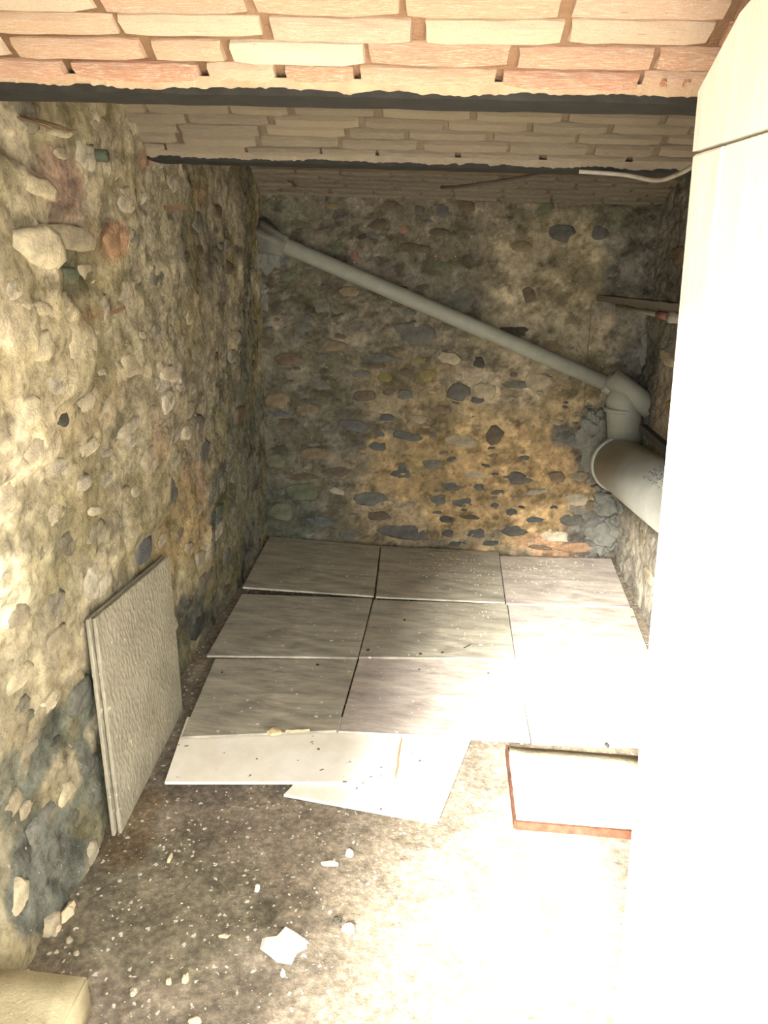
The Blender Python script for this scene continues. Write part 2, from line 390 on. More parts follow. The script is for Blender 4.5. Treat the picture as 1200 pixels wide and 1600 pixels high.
# ------------------------------------------------------------ CEILING: shallow brick vaults between steel joists
M_MORTAR = simple('vault_mortar', '#8f6e54', '#ab8c70', 14, .95, .9, .01)
def brick_mat(name, cols):
    m, nt, b = node_mat(name, .9, .2)
    oi = nN(nt, 'ShaderNodeObjectInfo')
    c = ramp(nt, oi.outputs['Random'], [(k/(len(cols)-1), L4(x)) for k, x in enumerate(cols)])
    f, mp = noise(nt, 7, 8, .7, stretch=(1, 3, 3))
    ad = nN(nt, 'ShaderNodeVectorMath', operation='ADD'); nt.links.new(mp.outputs[0], ad.inputs[0])
    vm = nN(nt, 'ShaderNodeVectorMath', operation='SCALE'); vm.inputs[0].default_value = (37, 11, 5); nt.links.new(oi.outputs['Random'], vm.inputs['Scale'])
    nt.links.new(vm.outputs[0], ad.inputs[1])
    for l in list(mp.outputs[0].links):
        if l.to_node.type == 'TEX_NOISE':
            tn = l.to_node; nt.links.new(ad.outputs[0], tn.inputs['Vector'])
    c = mix(nt, ramp(nt, f, [(.48, (0, 0, 0, 1)), (.64, (1, 1, 1, 1))]), c, L4('#e4d8c4' if 'salmon' in name else '#a59b88'))
    fs, _ = noise(nt, 5, 7, .65, stretch=(1, 2, 2)); tsn = [n for n in nt.nodes if n.type == 'TEX_NOISE'][-1]; nt.links.new(ad.outputs[0], tsn.inputs['Vector'])
    c = mix(nt, ramp(nt, fs, [(.62, (0, 0, 0, 1)), (.70, (.7, .7, .7, 1))]), c, L4('#8a6c52'))
    f2, _ = noise(nt, 60, 8, .7)
    c = mix(nt, 1.0, c, ramp(nt, f2, [(.3, (.72, .7, .68, 1)), (.6, (1.1, 1.1, 1.1, 1))]), 'MULTIPLY')
    nt.links.new(c, b.inputs['Base Color']); bump(nt, b, f2, .7, .006); return m
M_BRICK1 = brick_mat('vault_brick_salmon', ['#c8947a', '#d0a488', '#e2c6a8', '#c8906f', '#eee0c8', '#d09f84', '#ecd8bc'])
M_BRICK2 = brick_mat('vault_brick_dusty', ['#8f8575', '#9a8e7a', '#8d8072', '#a39781', '#978778'])
def vault_z(y, y0, y1, rise): s = (y-y0)/(y1-y0); return ZF1+.017+rise*4*s*(1-s)
vaults = [(Y0B-.02, Y1A+.012, .150), (Y1B-.02, Y2A+.012, .150), (Y2B-.02, YB+.02, .150)]
VV, VFc = [], []
for (ya, yb, rs) in vaults:
    n = 22; nx = 2; base_i = len(VV)
    for k in range(n+1):
        y = ya+(yb-ya)*k/n; z = vault_z(y, ya, yb, rs)+.003
        VV += [(-1.12, y, z), (1.12, y, z)]
    for k in range(n):
        i = base_i+2*k; VFc.append((i, i+2, i+3, i+1))
ceil = mesh_obj('ceiling', VV, VFc, M_MORTAR, smooth=True); ceil['kind'] = 'structure'
ceil.data.materials.append(simple('dusty_vault_mortar', '#7d6d5b', '#93826c', 14, .95, .9, .01))
for i_, p_ in enumerate(ceil.data.polygons): p_.material_index = 0 if i_ < 22 else 1
sol = ceil.modifiers.new('thick', 'SOLIDIFY'); sol.thickness = .06; sol.offset = -1
def brick_mesh(seed, mat):
    r = random.Random(seed); nx = 6; vs_, fs = [], []
    for k in range(nx+1):
        x = -.5+k/nx
        for (y, z) in ((-.5, 0), (-.36, -.5), (.36, -.5), (.5, 0), (.5, .6), (-.5, .6)):
            e = (k in (0, nx))
            vs_.append((x*(.985 if e and z < 0 else 1)+r.uniform(-.008, .008), y*(.93 if e else 1)+r.uniform(-.025, .025), z*(.7 if e else 1)+r.uniform(-.07, .07)))
    for k in range(nx):
        for j in range(6):
            a_, b_ = 6*k+j, 6*k+(j+1) % 6; fs.append((a_, a_+6, b_+6, b_))
    fs.append(tuple(range(6))); fs.append(tuple(range(6*nx+5, 6*nx-1, -1)))
    me = bpy.data.meshes.new('brick'); me.from_pydata(vs_, [], fs); me.update(); me.materials.append(mat); return me
BM1 = [brick_mesh(s, M_BRICK1) for s in range(5)]; BM2 = [brick_mesh(s+9, M_BRICK2) for s in range(5)]
M_BRICK3 = brick_mat('vault_brick_sooty', ['#7d7567', '#867c6c', '#766e62', '#8b8170'])
BM3 = [brick_mesh(s+19, M_BRICK3) for s in range(4)]
stamped = []
for vi, (ya, yb, rs) in enumerate(vaults):
    pitch = (.0475, .0425, .045)[vi]; ncourse = (8, 8, 6)[vi]
    y = yb-.001
    for cidx in range(ncourse):
        z = vault_z(y, ya, yb, rs); z2 = z; y2 = y
        while math.hypot(y2-y, z2-z) < pitch: y2 -= .0008; z2 = vault_z(y2, ya, yb, rs)
        yc, zc = (y+y2)/2, (z+z2)/2; ang = math.atan2(z-z2, y-y2)
        x = -1.02-random.uniform(0, .16)-(.11 if cidx % 2 else 0)
        while x < 1.0:
            ln = random.choice((.205, .215, .225, .215, .19, .15)) if vi else random.choice((.21, .215, .21, .20, .11))
            o = bpy.data.objects.new('brick', random.choice((BM1, BM2, BM3)[vi]))
            o.location = (x+ln/2, yc+random.uniform(-.001, .001), zc+random.uniform(-.0035, .0015))
            o.rotation_euler = (ang+random.uniform(-.05, .05), random.uniform(-.008, .008), random.uniform(-.012, .012))
            o.scale = (ln, pitch-random.uniform(.003, .010), .018)
            link(o, ceil)
            if vi == 0 and cidx == 0 and .12 < x+ln/2 < .48: stamped.append(o)
            x += ln+random.uniform(.006, .022)
        y, z = y2, z2

# worn maker's letters pressed into two bricks above the door
def stamp(txt, px, py):
    cu = bpy.data.curves.new('stamp', 'FONT'); cu.body = txt; cu.size = .026; cu.extrude = .0022; cu.space_character = 1.6
    t = bpy.data.objects.new('t', cu); COL.objects.link(t); bpy.context.view_layer.update()
    dg = bpy.context.evaluated_depsgraph_get(); me = bpy.data.meshes.new_from_object(t.evaluated_get(dg)); bpy.data.objects.remove(t)
    me.materials.clear(); me.materials.append(simple('worn_letter_clay', '#a87e64', '#bb9176'))
    o = link(bpy.data.objects.new('stamped_letters', me), ceil)
    # find vault point under that ray
    ya, yb, rs = vaults[0]; d = ray(px, py); t_ = .5
    while True:
        p = CAMP+d*t_
        if p.z >= vault_z(p.y, ya, yb, rs)-.0165 or t_ > 3: break
        t_ += .001
    s = (p.y-ya)/(yb-ya); sl = rs*4*(1-2*s)/(yb-ya)
    yv = Vector((0, -1, -sl)).normalized()         # letter tops away from the wall, read from below
    xv = Vector((1, 0, 0)); zv = xv.cross(-yv)
    o.matrix_world = Matrix.Translation(p)@Matrix((xv, -yv, zv)).transposed().to_4x4()@Matrix.Rotation(pi, 4, 'X')
    o['label'] = 'faint letters pressed into a brick beside the door'
stamp('a r', 1030, 134)

# steel joists
M_STEEL = simple('sooty_steel', '#1e1e1c', '#33322e', 18, .8, .6, .004, .4)
M_RUST = simple('rusty_steel', '#5b4a3a', '#7a5c42', 22, .9, .8, .004)
M_LIPM = simple('vault_lip_mortar', '#b3977c', '#c8b092', 25, .95, .8, .006)
M_LIME = simple('lime_mortar', '#c3b08e', '#dccbaa', 25, .95, .8, .006)
def joist(y0, y1, label, seed):
    t = empty('steel_joist', (0, (y0+y1)/2, ZF1)); tag(t, label, 'beam')
    r = random.Random(seed); ym = (y0+y1)/2; n = 60; vs_, fs = [], []
    for k in range(n+1):
        x = -1.12+2.24*k/n
        for (yy, zz) in ((y0, ZF1), (y1, ZF1), (y1, ZF1+.013), (y0, ZF1+.013)):
            vs_.append((x, yy-ym+r.uniform(-.0015, .0015), zz-ZF1+r.uniform(-.001, .001)))
    for k in range(n):
        for j in range(4): a_, b_ = 4*k+j, 4*k+(j+1) % 4; fs.append((a_, b_, b_+4, a_+4))
    fs += [(0, 3, 2, 1), (4*n, 4*n+1, 4*n+2, 4*n+3)]
    mesh_obj('flange', vs_, fs, M_STEEL, t)
    mesh_obj('web', *box_v(-1.12, 1.12, -.004, .004, .013, .08), M_STEEL, t)
    return t, ym
J0, _ = joist(Y0A, Y0B, 'steel joist over the doorway, above the camera', 1)
J1, ym1 = joist(Y1A, Y1B, 'dark steel joist between the bright near vault and the dusty second vault', 2)
J2, ym2 = joist(Y2A, Y2B, 'thin dark steel joist between the second vault and the back wall strip', 3)
# ragged mortar lip that hangs from the first bricks over each flange
def lip(y, seed, name='mortar_lip', drop=.009, mat=M_LIPM):
    n = 700; vs_, fs = [], []
    for k in range(n+1):
        x = -1.05+2.1*k/n
        h = drop*max(0, (mn.noise(Vector((x*9, seed, 0)))*.9+.35))+.008*max(0, mn.noise(Vector((x*33, seed, 3))))
        t = .010+.004*mn.noise(Vector((x*14, seed, 7)))
        zb_ = ZF1+.0125; t *= .6; h += .005*max(0, mn.noise(Vector((x*80, seed, 5)))); vs_ += [(x, y-t-.006, ZF1+.024), (x, y+.004, ZF1+.018), (x, y+.002, zb_-h*.8), (x, y-.004, zb_-h), (x, y-t, zb_-h*.5+.002)]
    for k in range(n):
        for j in range(5): a_, b_ = 5*k+j, 5*k+(j+1) % 5; fs.append((a_, a_+5, b_+5, b_))
    fs += [(0, 1, 2, 3, 4), tuple(5*n+i for i in (4, 3, 2, 1, 0))]
    o = mesh_obj(name, vs_, fs, mat, ceil); return o
lip(Y1A, 1.7); lip(Y2A, 8.2, drop=.008, mat=simple('dusty_lime_mortar', '#857a69', '#958a78', 25, .95, .8, .006))

# ------------------------------------------------------------ STONES in the walls
def stone_mesh(r, hw, hh, dep, ang=None, n=11):
    """irregular flattened stone in local x (along wall), y (up), z (out)"""
    vs_, fs = [], []; ph = r.uniform(0, 6); fl = r.uniform(.70, .88); prof = []
    jag = [r.uniform(.74, 1.08) for _ in range(n)]
    for i in range(n):
        a_ = 2*pi*i/n+ph*.1; e = 2.6
        cx, sy = cos(a_), sin(a_)
        k = 1/((abs(cx)**e+abs(sy)**e)**(1/e)); prof.append((cx*k*jag[i], sy*k*jag[i]))
    for sc, z in ((1.02, -.022), (1.0, dep*.35), (fl, dep*.9), (.45, dep)):
        for (x, y) in prof: vs_.append((x*sc*hw+r.uniform(-.03, .03)*hw, y*sc*hh+r.uniform(-.03, .03)*hh, z+r.uniform(-.12, .12)*dep))
    vs_.append((0, 0, dep*1.05))
    for q_ in range(3):
        for i in range(n):
            a_, b_ = q_*n+i, q_*n+(i+1) % n; fs.append((a_, b_, b_+n, a_+n))
    for i in range(n): fs.append((3*n+i, 3*n+(i+1) % n, 4*n))
    me = bpy.data.meshes.new('stone'); me.from_pydata(vs_, [], fs); me.update()
    me.polygons.foreach_set('use_smooth', [True]*len(me.polygons)); return me
def put_stone(W, u, v, hw, hh, key, rot=0, dep=.012, rr=random):
    d = W.d(u, v); p, ux, nz = W.frame(u, v, d-.004); uy = Vector((0, 0, 1))
    if ux.cross(uy).dot(nz) < 0: ux = -ux; rot = -rot
    if key == 'wall':
        dep *= .6
        me = stone_mesh(rr, hw, hh, dep, n=rr.choice((6, 7, 8, 9))); me.materials.append(M_WALL)
        i = int(np.clip(np.searchsorted(W.us, u), 0, len(W.us)-1)); j = int(np.clip(np.searchsorted(W.vs, v), 0, len(W.vs)-1))
        c = W.C[i, j]*1.0; g = c.mean(); c = (c*.7+g*.3)*rr.choice((.72, .85, 1.0, 1.15, 1.3))
        at = me.color_attributes.new('Col', 'FLOAT_COLOR', 'POINT')
        at.data.foreach_set('color', np.tile(np.append(c, 1), len(me.vertices)).astype(np.float32))
    else:
        me = stone_mesh(rr, hw, hh, dep, n=rr.choice((9, 10, 11, 12))); me.materials.append(ST[key])
    o = link(bpy.data.objects.new('stone', me), W.o)
    o.matrix_world = Matrix.Translation(p)@Matrix((ux, uy, nz)).transposed().to_4x4()@Matrix.Rotation(rot, 4, 'Z')
    return o
placed = {'left': [], 'back': [], 'right': []}
def pix_stones(W, lst, dep=.012):
    for it in lst:
        px, py, ww, hh, key = it[:5]; rot = R(it[5]) if len(it) > 5 else R(random.uniform(-8, 8))
        u, v = W.pix(px, py); ua, _ = W.pix(px-ww/2, py); ub, _ = W.pix(px+ww/2, py); _, va = W.pix(px, py-hh/2); _, vb = W.pix(px, py+hh/2)
        hw, h2 = abs(ub-ua)/2, abs(va-vb)/2
        put_stone(W, u, v, hw, h2, key, rot, dep); placed[W.side].append((u, v, hw, h2))
BS = [(877, 364, 42, 32, 'slate'), (937, 365, 26, 24, 'slate'), (855, 325, 36, 20, 'green'), (812, 385, 40, 18, 'brown'), (826, 460, 22, 32, 'brownd', 20), (803, 518, 50, 18, 'dark'), (860, 540, 35, 18, 'brown'),
 (645, 522, 78, 42, 'slate', -6), (590, 560, 70, 16, 'slate'), (655, 563, 30, 12, 'olive'), (748, 567, 22, 20, 'dark'), (498, 478, 38, 30, 'slateg'), (655, 328, 18, 16, 'slate'), (693, 330, 30, 24, 'slate'), (728, 322, 36, 20, 'brownd'),
 (612, 322, 45, 18, 'brownd'), (617, 292, 36, 16, 'brown'), (520, 322, 26, 12, 'brown'), (565, 370, 18, 9, 'dark', 20), (590, 350, 35, 18, 'brownd', 15), (630, 358, 18, 14, 'pink'), (685, 362, 36, 16, 'brownd'), (648, 388, 50, 16, 'brownd'),
 (683, 415, 40, 20, 'green'), (527, 385, 22, 26, 'green'), (470, 350, 30, 16, 'green'), (555, 400, 14, 18, 'pink'), (450, 430, 30, 16, 'green'), (722, 470, 40, 46, 'slateg'), (545, 455, 34, 18, 'brown'), (450, 560, 40, 22, 'brownd'), (520, 540, 46, 20, 'brown'),
 (498, 602, 38, 16, 'slateg'), (562, 583, 34, 14, 'slateg'), (568, 618, 46, 20, 'brownd'), (636, 617, 30, 18, 'slateg'), (602, 590, 24, 18, 'olive'), (668, 586, 30, 22, 'olive', 15), (716, 612, 40, 30, 'slate'), (745, 624, 22, 12, 'slate'),
 (552, 665, 52, 22, 'slate', -8), (604, 652, 26, 13, 'slate'), (538, 645, 22, 12, 'slate'), (637, 682, 52, 16, 'slate'), (590, 698, 30, 16, 'slate'), (627, 738, 38, 36, 'slate'), (675, 725, 36, 16, 'slateg'), (435, 625, 40, 26, 'brown'), (480, 640, 44, 24, 'brown'),
 (722, 690, 52, 26, 'tan'), (580, 780, 64, 22, 'slateg'), (525, 768, 35, 12, 'pale', -15), (568, 752, 30, 10, 'pale', -15), (706, 761, 36, 13, 'slate'), (742, 742, 34, 12, 'pale'), (685, 782, 24, 20, 'slateg'), (730, 786, 56, 16, 'slateg'),
 (698, 811, 26, 12, 'slate'), (700, 832, 22, 12, 'slate'), (742, 833, 32, 22, 'slate'), (735, 808, 36, 8, 'brownd'), (638, 833, 100, 26, 'slate', -3), (712, 850, 44, 9, 'slate'), (768, 850, 28, 9, 'slate'), (545, 835, 34, 20, 'slateg'), (470, 768, 60, 30, 'green'), (430, 720, 34, 24, 'green'),
 (490, 710, 50, 20, 'brown'), (805, 600, 40, 15, 'slateg'), (773, 680, 28, 34, 'brownd'), (772, 713, 22, 10, 'brown'), (820, 717, 24, 12, 'slateg'), (810, 747, 54, 22, 'slate', -5), (748, 762, 20, 12, 'slateg'), (778, 770, 26, 9, 'slateg'), (838, 768, 42, 9, 'pale', 12),
 (775, 791, 18, 11, 'slate'), (800, 800, 20, 14, 'slate'), (840, 812, 34, 10, 'slateg'), (803, 830, 48, 19, 'slate'), (893, 813, 42, 20, 'slate'), (866, 838, 52, 22, 'white'), (905, 858, 90, 18, 'brick'), (843, 856, 40, 8, 'brown'), (888, 682, 24, 18, 'slate'), (870, 745, 30, 18, 'brown'),
 (900, 780, 44, 24, 'pale'), (757, 610, 40, 26, 'tan'), (840, 595, 50, 30, 'tan'), (700, 560, 40, 20, 'tan'), (925, 790, 30, 16, 'brown'), (905, 745, 34, 18, 'tan'), (935, 825, 46, 34, 'cement'), (955, 850, 40, 26, 'cement'), (900, 690, 40, 24, 'cement'),
 (870, 660, 24, 10, 'tan'), (440, 800, 46, 30, 'green'), (500, 815, 44, 18, 'slateg'), (470, 745, 60, 12, 'brownd'), (655, 655, 30, 14, 'tan'), (590, 640, 30, 12, 'tan'), (690, 640, 36, 14, 'brown')]
pix_stones(WB, BS, .011)
LS = [(328, 705, 20, 40, 'slate'), (280, 768, 20, 48, 'slate'), (240, 862, 32, 56, 'slate'), (110, 540, 56, 96, 'cream'), (30, 705, 42, 50, 'pale'), (270, 585, 28, 30, 'pale'), (130, 372, 70, 46, 'tan'), (181, 378, 24, 44, 'brick'), (45, 292, 60, 36, 'cream'), (38, 385, 76, 70, 'cream'),
 (15, 775, 36, 54, 'pale'), (100, 657, 24, 34, 'dark'), (74, 706, 30, 36, 'cream'), (142, 700, 40, 28, 'cream'), (130, 755, 24, 26, 'pale'), (215, 665, 40, 24, 'pale'), (100, 208, 34, 16, 'cream'), (24, 640, 36, 60, 'cream'), (40, 540, 40, 60, 'cream'), (30, 480, 60, 26, 'cream'),  # the dark one stands in for a shaded recess
 (205, 770, 30, 20, 'tan'), (300, 640, 22, 30, 'tan'), (240, 640, 28, 16, 'tan'), (155, 520, 34, 14, 'cream'), (215, 570, 34, 40, 'tan'), (325, 392, 16, 24, 'brownd'), (350, 330, 14, 24, 'brownd'), (365, 420, 14, 26, 'brownd'), (240, 252, 10, 20, 'pink'), (350, 800, 14, 24, 'green'), (345, 560, 14, 24, 'brownd'),
 (100, 1000, 40, 40, 'tan'), (40, 1060, 50, 40, 'cream'), (90, 1100, 34, 34, 'cream'), (60, 1170, 36, 24, 'tan'), (30, 1260, 40, 40, 'tan'), (100, 1240, 30, 36, 'cream'), (100, 1160, 24, 18, 'dark'), (60, 1120, 26, 18, 'green'), (15, 1400, 34, 60, 'cream'), (60, 1360, 30, 40, 'slateg'), (110, 1340, 30, 50, 'pale'), (45, 1440, 40, 36, 'pale'), (120, 430, 26, 30, 'green')]
pix_stones(WL, LS, .010)
pix_stones(WR, [(1040, 560, 30, 24, 'pale'), (1050, 640, 30, 26, 'sand'), (1060, 600, 30, 20, 'tan'), (1000, 840, 16, 26, 'pale'), (1010, 900, 20, 30, 'cream'), (1060, 400, 20, 30, 'brown'), (1045, 450, 16, 24, 'slateg')], .01)
def random_stones(W, u0, u1, v0, v1, count, smin, smax, keys, seed, asp=.55):
    r = random.Random(seed); k = 0; tries = 0
    while k < count and tries < count*60:
        tries += 1; u, v = r.uniform(u0, u1), r.uniform(v0, v1); hw = r.uniform(smin, smax); hh = hw*r.uniform(asp*.7, asp*1.3)
        if any(abs(u-a_) < (hw+c_)*.95 and abs(v-b_) < (hh+d_)*.95 for a_, b_, c_, d_ in placed[W.side]): continue
        put_stone(W, u, v, hw, hh, keys(u, v, r), R(r.uniform(-10, 10)), r.uniform(.005, .011), r)
        placed[W.side].append((u, v, hw, hh)); k += 1
random_stones(WB, -.88, -.1, .03, 1.66, 95, .022, .07, lambda u, v, r: r.choice(['wall', 'wall', 'wall', 'brownd', 'slateg']), 3, .45)
random_stones(WB, -.1, .85, .05, .95, 45, .015, .034, lambda u, v, r: r.choice(['wall', 'wall', 'slateg', 'tan', 'slate']), 4, .45)
random_stones(WL, 1.2, 2.7, .08, 1.75, 110, .03, .10, lambda u, v, r: r.choice(['wall']*7+['tan', 'pale']), 5, .6)
random_stones(WL, 2.7, 3.75, .05, 1.62, 60, .025, .085, lambda u, v, r: r.choice(['wall']*5+['brownd', 'slateg']), 6, .5)
random_stones(WR, 2.6, 3.75, .05, 1.6, 26, .025, .06, lambda u, v, r: 'wall', 8, .5)

# ------------------------------------------------------------ DOOR (white boarded leaf swung into the cellar)
def door_mat():
    m, nt, b = node_mat('white_door_paint', .6, .4)
    f, _ = noise(nt, 14, 8, .75, stretch=(3, 3, .35))
    c = ramp(nt, f, [(.27, L4('#a89060')), (.34, L4('#e8e2d2')), (.6, L4('#f2eee4'))])
    nt.links.new(c, b.inputs['Base Color']); f2, _ = noise(nt, 60, 5, .6, stretch=(2, 2, .2)); bump(nt, b, f2, .3, .002); return m
M_DOOR = door_mat()
door = empty('door_1', (.39, .385, 0)); door['kind'] = 'structure'
ET, EB = Vector((.337, 1.15, 1.67)), Vector((.432, 1.15, .035))     # the free edge, top and bottom
up = (ET-EB).normalized(); along = Vector((.085, -.765, 0)).normalized()
nrm = along.cross(up).normalized()
if nrm.x > 0: nrm = -nrm
def dboard(name, s0, s1, zb, zt0, zt1, th0, th1, bev=.003):
    """board between s0,s1 (metres from the free edge), thickness th0..th1 along nrm"""
    bm = bmesh.new(); vs_ = []
    for th in (th0, th1):
        for (s_, z_) in ((s0, zb), (s1, zb), (s1, zt1), (s0, zt0)):
            p = EB+along*s_+up*((z_-EB.z)/up.z)+nrm*th
            vs_.append(bm.verts.new(p-door.location))
    for f in ((0, 1, 2, 3), (7, 6, 5, 4), (0, 4, 5, 1), (1, 5, 6, 2), (2, 6, 7, 3), (3, 7, 4, 0)): bm.faces.new([vs_[i] for i in f])
    bmesh.ops.recalc_face_normals(bm, faces=bm.faces)
    bmesh.ops.bevel(bm, geom=bm.edges[:], offset=bev, segments=1, affect='EDGES')
    return bm_obj(name, bm, M_DOOR, door)
def topz(s_): return 1.672+.62*min(s_, .10)+.25*max(0, min(s_-.10, .18))
RZ = 1.600
# top rail in three lengths following the cut corner
bm = bmesh.new(); ss = [0, .05, .10, .19, .28, .45, .70]; ring = []
for s_ in ss:
    r_ = []
    for th, z_ in ((.0, RZ+.001), (.030, RZ+.001), (.030, topz(s_)), (.0, topz(s_))):
        r_.append(bm.verts.new(EB+along*s_+up*((z_-EB.z)/up.z)+nrm*th-door.location))
    ring.append(r_)
for a_, b_ in zip(ring, ring[1:]):
    for j in range(4): bm.faces.new((a_[j], a_[(j+1) % 4], b_[(j+1) % 4], b_[j]))
bm.faces.new(ring[0]); bm.faces.new(ring[-1][::-1]); bmesh.ops.recalc_face_normals(bm, faces=bm.faces)
bm_obj('top_rail', bm, M_DOOR, door)
dboard('stile', 0, .088, .04, RZ-.003, RZ-.003, 0, .030)
s_ = .091
for k in range(5):
    dboard('plank', s_, s_+.118, .04, RZ-.003, RZ-.003, .004, .028, .002); s_ += .1205
dboard('bottom_rail', .091, .690, .10, .24, .24, -.022, .003)
# hinges
M_IRON = simple('painted_iron', '#d8d2c4', '#e6e0d2', 20, .6, .3, .002, .5)
for zz in (.35, 1.35): dboard('hinge', .52, .70, zz, zz+.035, zz+.035, .0285, .033, .001).data.materials.clear()
for o in COL.objects:
    if o.name.startswith('hinge'): o.data.materials.append(M_IRON)

# ------------------------------------------------------------ TILES
def tile_mat(name, c1, c2, c3, rough, dust):
    m, nt, b = node_mat(name, rough, .5)
    f, _ = noise(nt, 4.5, 9, .68, stretch=(1, 3.2, 1))
    c = ramp(nt, f, [(.36, L4(c1)), (.5, L4(c2)), (.64, L4(c3))])
    fv, _ = noise(nt, 11, 10, .75, stretch=(1, 2.6, 1)); c = mix(nt, 1.0, c, ramp(nt, fv, [(.38, (.88, .87, .86, 1)), (.5, (1, 1, 1, 1)), (.62, (1.07, 1.07, 1.06, 1))]), 'MULTIPLY')
    f2, _ = noise(nt, 30, 8, .7, stretch=(1, 4, 1))
    c = mix(nt, 1.0, c, ramp(nt, f2, [(.3, (.85, .85, .85, 1)), (.6, (1.06, 1.06, 1.06, 1))]), 'MULTIPLY')
    c = mix(nt, specks(nt, 45, dust), c, L4('#e0d9cb'))
    nt.links.new(c, b.inputs['Base Color'])
    fr, _ = noise(nt, 3, 6, .6); rr_ = ramp(nt, fr, [(.3, (rough-.08,)*3+(1,)), (.7, (rough+.2,)*3+(1,))])
    nt.links.new(rr_, b.inputs['Roughness']); bump(nt, b, f2, .15, .002); return m
M_TILE = tile_mat('grey_slate_porcelain', '#8d887a', '#a8a290', '#bfb8a4', .40, .26)
M_TILEW = tile_mat('sunlit_slate_porcelain', '#9f948a', '#b8aea2', '#cfc6b6', .45, .24)  # paler copy of the grey slate, sunlight put into the colour
def tile_back_mat():
    m, nt, b = node_mat('pale_tile_underside', .8, .3)
    f, _ = noise(nt, 6, 8, .7); c = ramp(nt, f, [(.3, L4('#e4dcc4')), (.6, L4('#f3efe2'))])
    c = mix(nt, specks(nt, 40, .22), c, L4('#6a6450'))
    nt.links.new(c, b.inputs['Base Color']); return m
M_TBACK = tile_back_mat()
def bubbly():
    m, nt, b = node_mat('pimpled_tile_underside', .38, .5)
    tc = nN(nt, 'ShaderNodeTexCoord'); v = nN(nt, 'ShaderNodeTexVoronoi'); v.inputs['Scale'].default_value = 70
    mp = nN(nt, 'ShaderNodeMapping'); mp.inputs['Scale'].default_value = (1, 1.3, .8)
    nt.links.new(tc.outputs['Object'], mp.inputs[0]); nt.links.new(mp.outputs[0], v.inputs['Vector'])
    f, _ = noise(nt, 9, 6, .6); c = ramp(nt, f, [(.3, L4('#8a8471')), (.7, L4('#a09a86'))])
    c = mix(nt, specks(nt, 50, .25), c, L4('#cfc8b2'))
    nt.links.new(c, b.inputs['Base Color']); bump(nt, b, v.outputs['Distance'], .55, .006); return m
M_BUB = bubbly()
def slab(name, top, th, mat, label, cat, group=None, down=Vector((0, 0, -1)), bev=.0012):
    """top: four corners in order; a slab of thickness th below them; origin at its first corner"""
    c0 = (top[0]+top[1]+top[2]+top[3])/4; org = c0+down*th
    bm = bmesh.new(); A = [bm.verts.new(p-org) for p in top]; B = [bm.verts.new(p+down*th-org) for p in top]
    bm.faces.new(A); bm.faces.new(B[::-1])
    for i in range(4): j = (i+1) % 4; bm.faces.new((A[i], B[i], B[j], A[j]))
    bmesh.ops.recalc_face_normals(bm, faces=bm.faces)
    bmesh.ops.bevel(bm, geom=bm.edges[:], offset=bev, segments=1, affect='EDGES')
    o = bm_obj(name, bm, mat); o.location = org
    return tag(o, label, cat, group)
def T(pts, zs, mat, label, group='porcelain tiles laid loose on the floor', th=.009):
    return slab('floor_tile', [hit(x, y, 2, z) for (x, y), z in zip(pts, zs)], th, mat, label, 'tile', group)
# order: back-left, back-right, front-right, front-left
T([(421, 838), (594, 853), (584, 931), (379, 917)], (.022, .022, .036, .044), M_TILE, 'grey tile in the far left corner, its front edge propped up')
T([(596, 853), (779, 862), (789, 941), (587, 932)], (.020, .018, .026, .034), M_TILE, 'grey tile against the back wall, middle of the back row, white dust by the wall')
T([(781, 869), (955, 873), (985, 948), (791, 943)], (.012, .012, .012, .016), M_TILEW, 'dusty tile in the far right corner with a dark smudge')
T([(378, 928), (582, 935), (559, 1027), (323, 1024)], (.016, .022, .030, .034), M_TILE, 'dark grey tile at the left wall, middle row')
T([(584, 937), (792, 944), (805, 1029), (561, 1026)], (.016, .016, .024, .026), M_TILE, 'grey tile in the very middle with dark crumbs along its front edge')
T([(794, 945), (988, 950), (1024, 1048), (807, 1042)], (.012, .012, .013, .013), M_TILEW, 'partly sunlit tile at the right wall, middle row')
T([(336, 1029), (558, 1030), (526, 1141), (284, 1151)], (.020, .020, .034, .036), M_TILE, 'grey tile at the front left, chipped front edge with a plaster lump')
T([(561, 1029), (807, 1031), (829, 1158), (529, 1142)], (.016, .014, .026, .034), M_TILEW, 'beige veined tile at the front middle, in front of the dark crumbs')
T([(809, 1045), (1030, 1051), (1052, 1168), (831, 1160)], (.0125, .0125, .0125, .0125), M_TILEW, 'fully sunlit tile at the front right, behind the raised concrete pad')
T([(292, 1120), (640, 1120), (617, 1222), (257, 1222)], (.0205, .0205, .0205, .0205), M_TBACK, 'face-down whitish tile with mouldy specks poking out at the front left')
T([(560, 1120), (748, 1124), (683, 1285), (443, 1241)], (.0105, .0105, .0105, .0105), M_TBACK, 'clean white tile lying askew at the front, under the mouldy one')

# two tiles leaning on the left wall
def lean(off, label, mat, sh=(0, 0)):
    bl, br, tr, tl = Vector((-.782, 1.585, .002)), Vector((-.800, 2.16, .002)), Vector((-.842, 2.235, .555)), Vector((-.842, 1.700, .565))
    bl = hit(190, 1303, 2, .004); br = hit(286, 1110, 2, .004); tl = hit(149, 966, 0, -.855); tr = hit(265, 868, 0, -.855)
    n = (br-bl).cross(tl-bl).normalized()
    if n.x < 0: n = -n
    pts = [p-n*off+Vector((0, sh[0], sh[1])) for p in (bl, br, tr, tl)]
    return slab('leaning_tile', pts, .009, mat, label, 'tile', 'tiles leaning on the left wall', down=-n, bev=.0015)
lean(0, 'front one of two tiles leaning on the left wall, pimpled underside facing out', M_BUB)
lean(.0125, 'rear one of two tiles leaning on the left wall, hidden but for its edge', M_BUB, (-.012, .004))

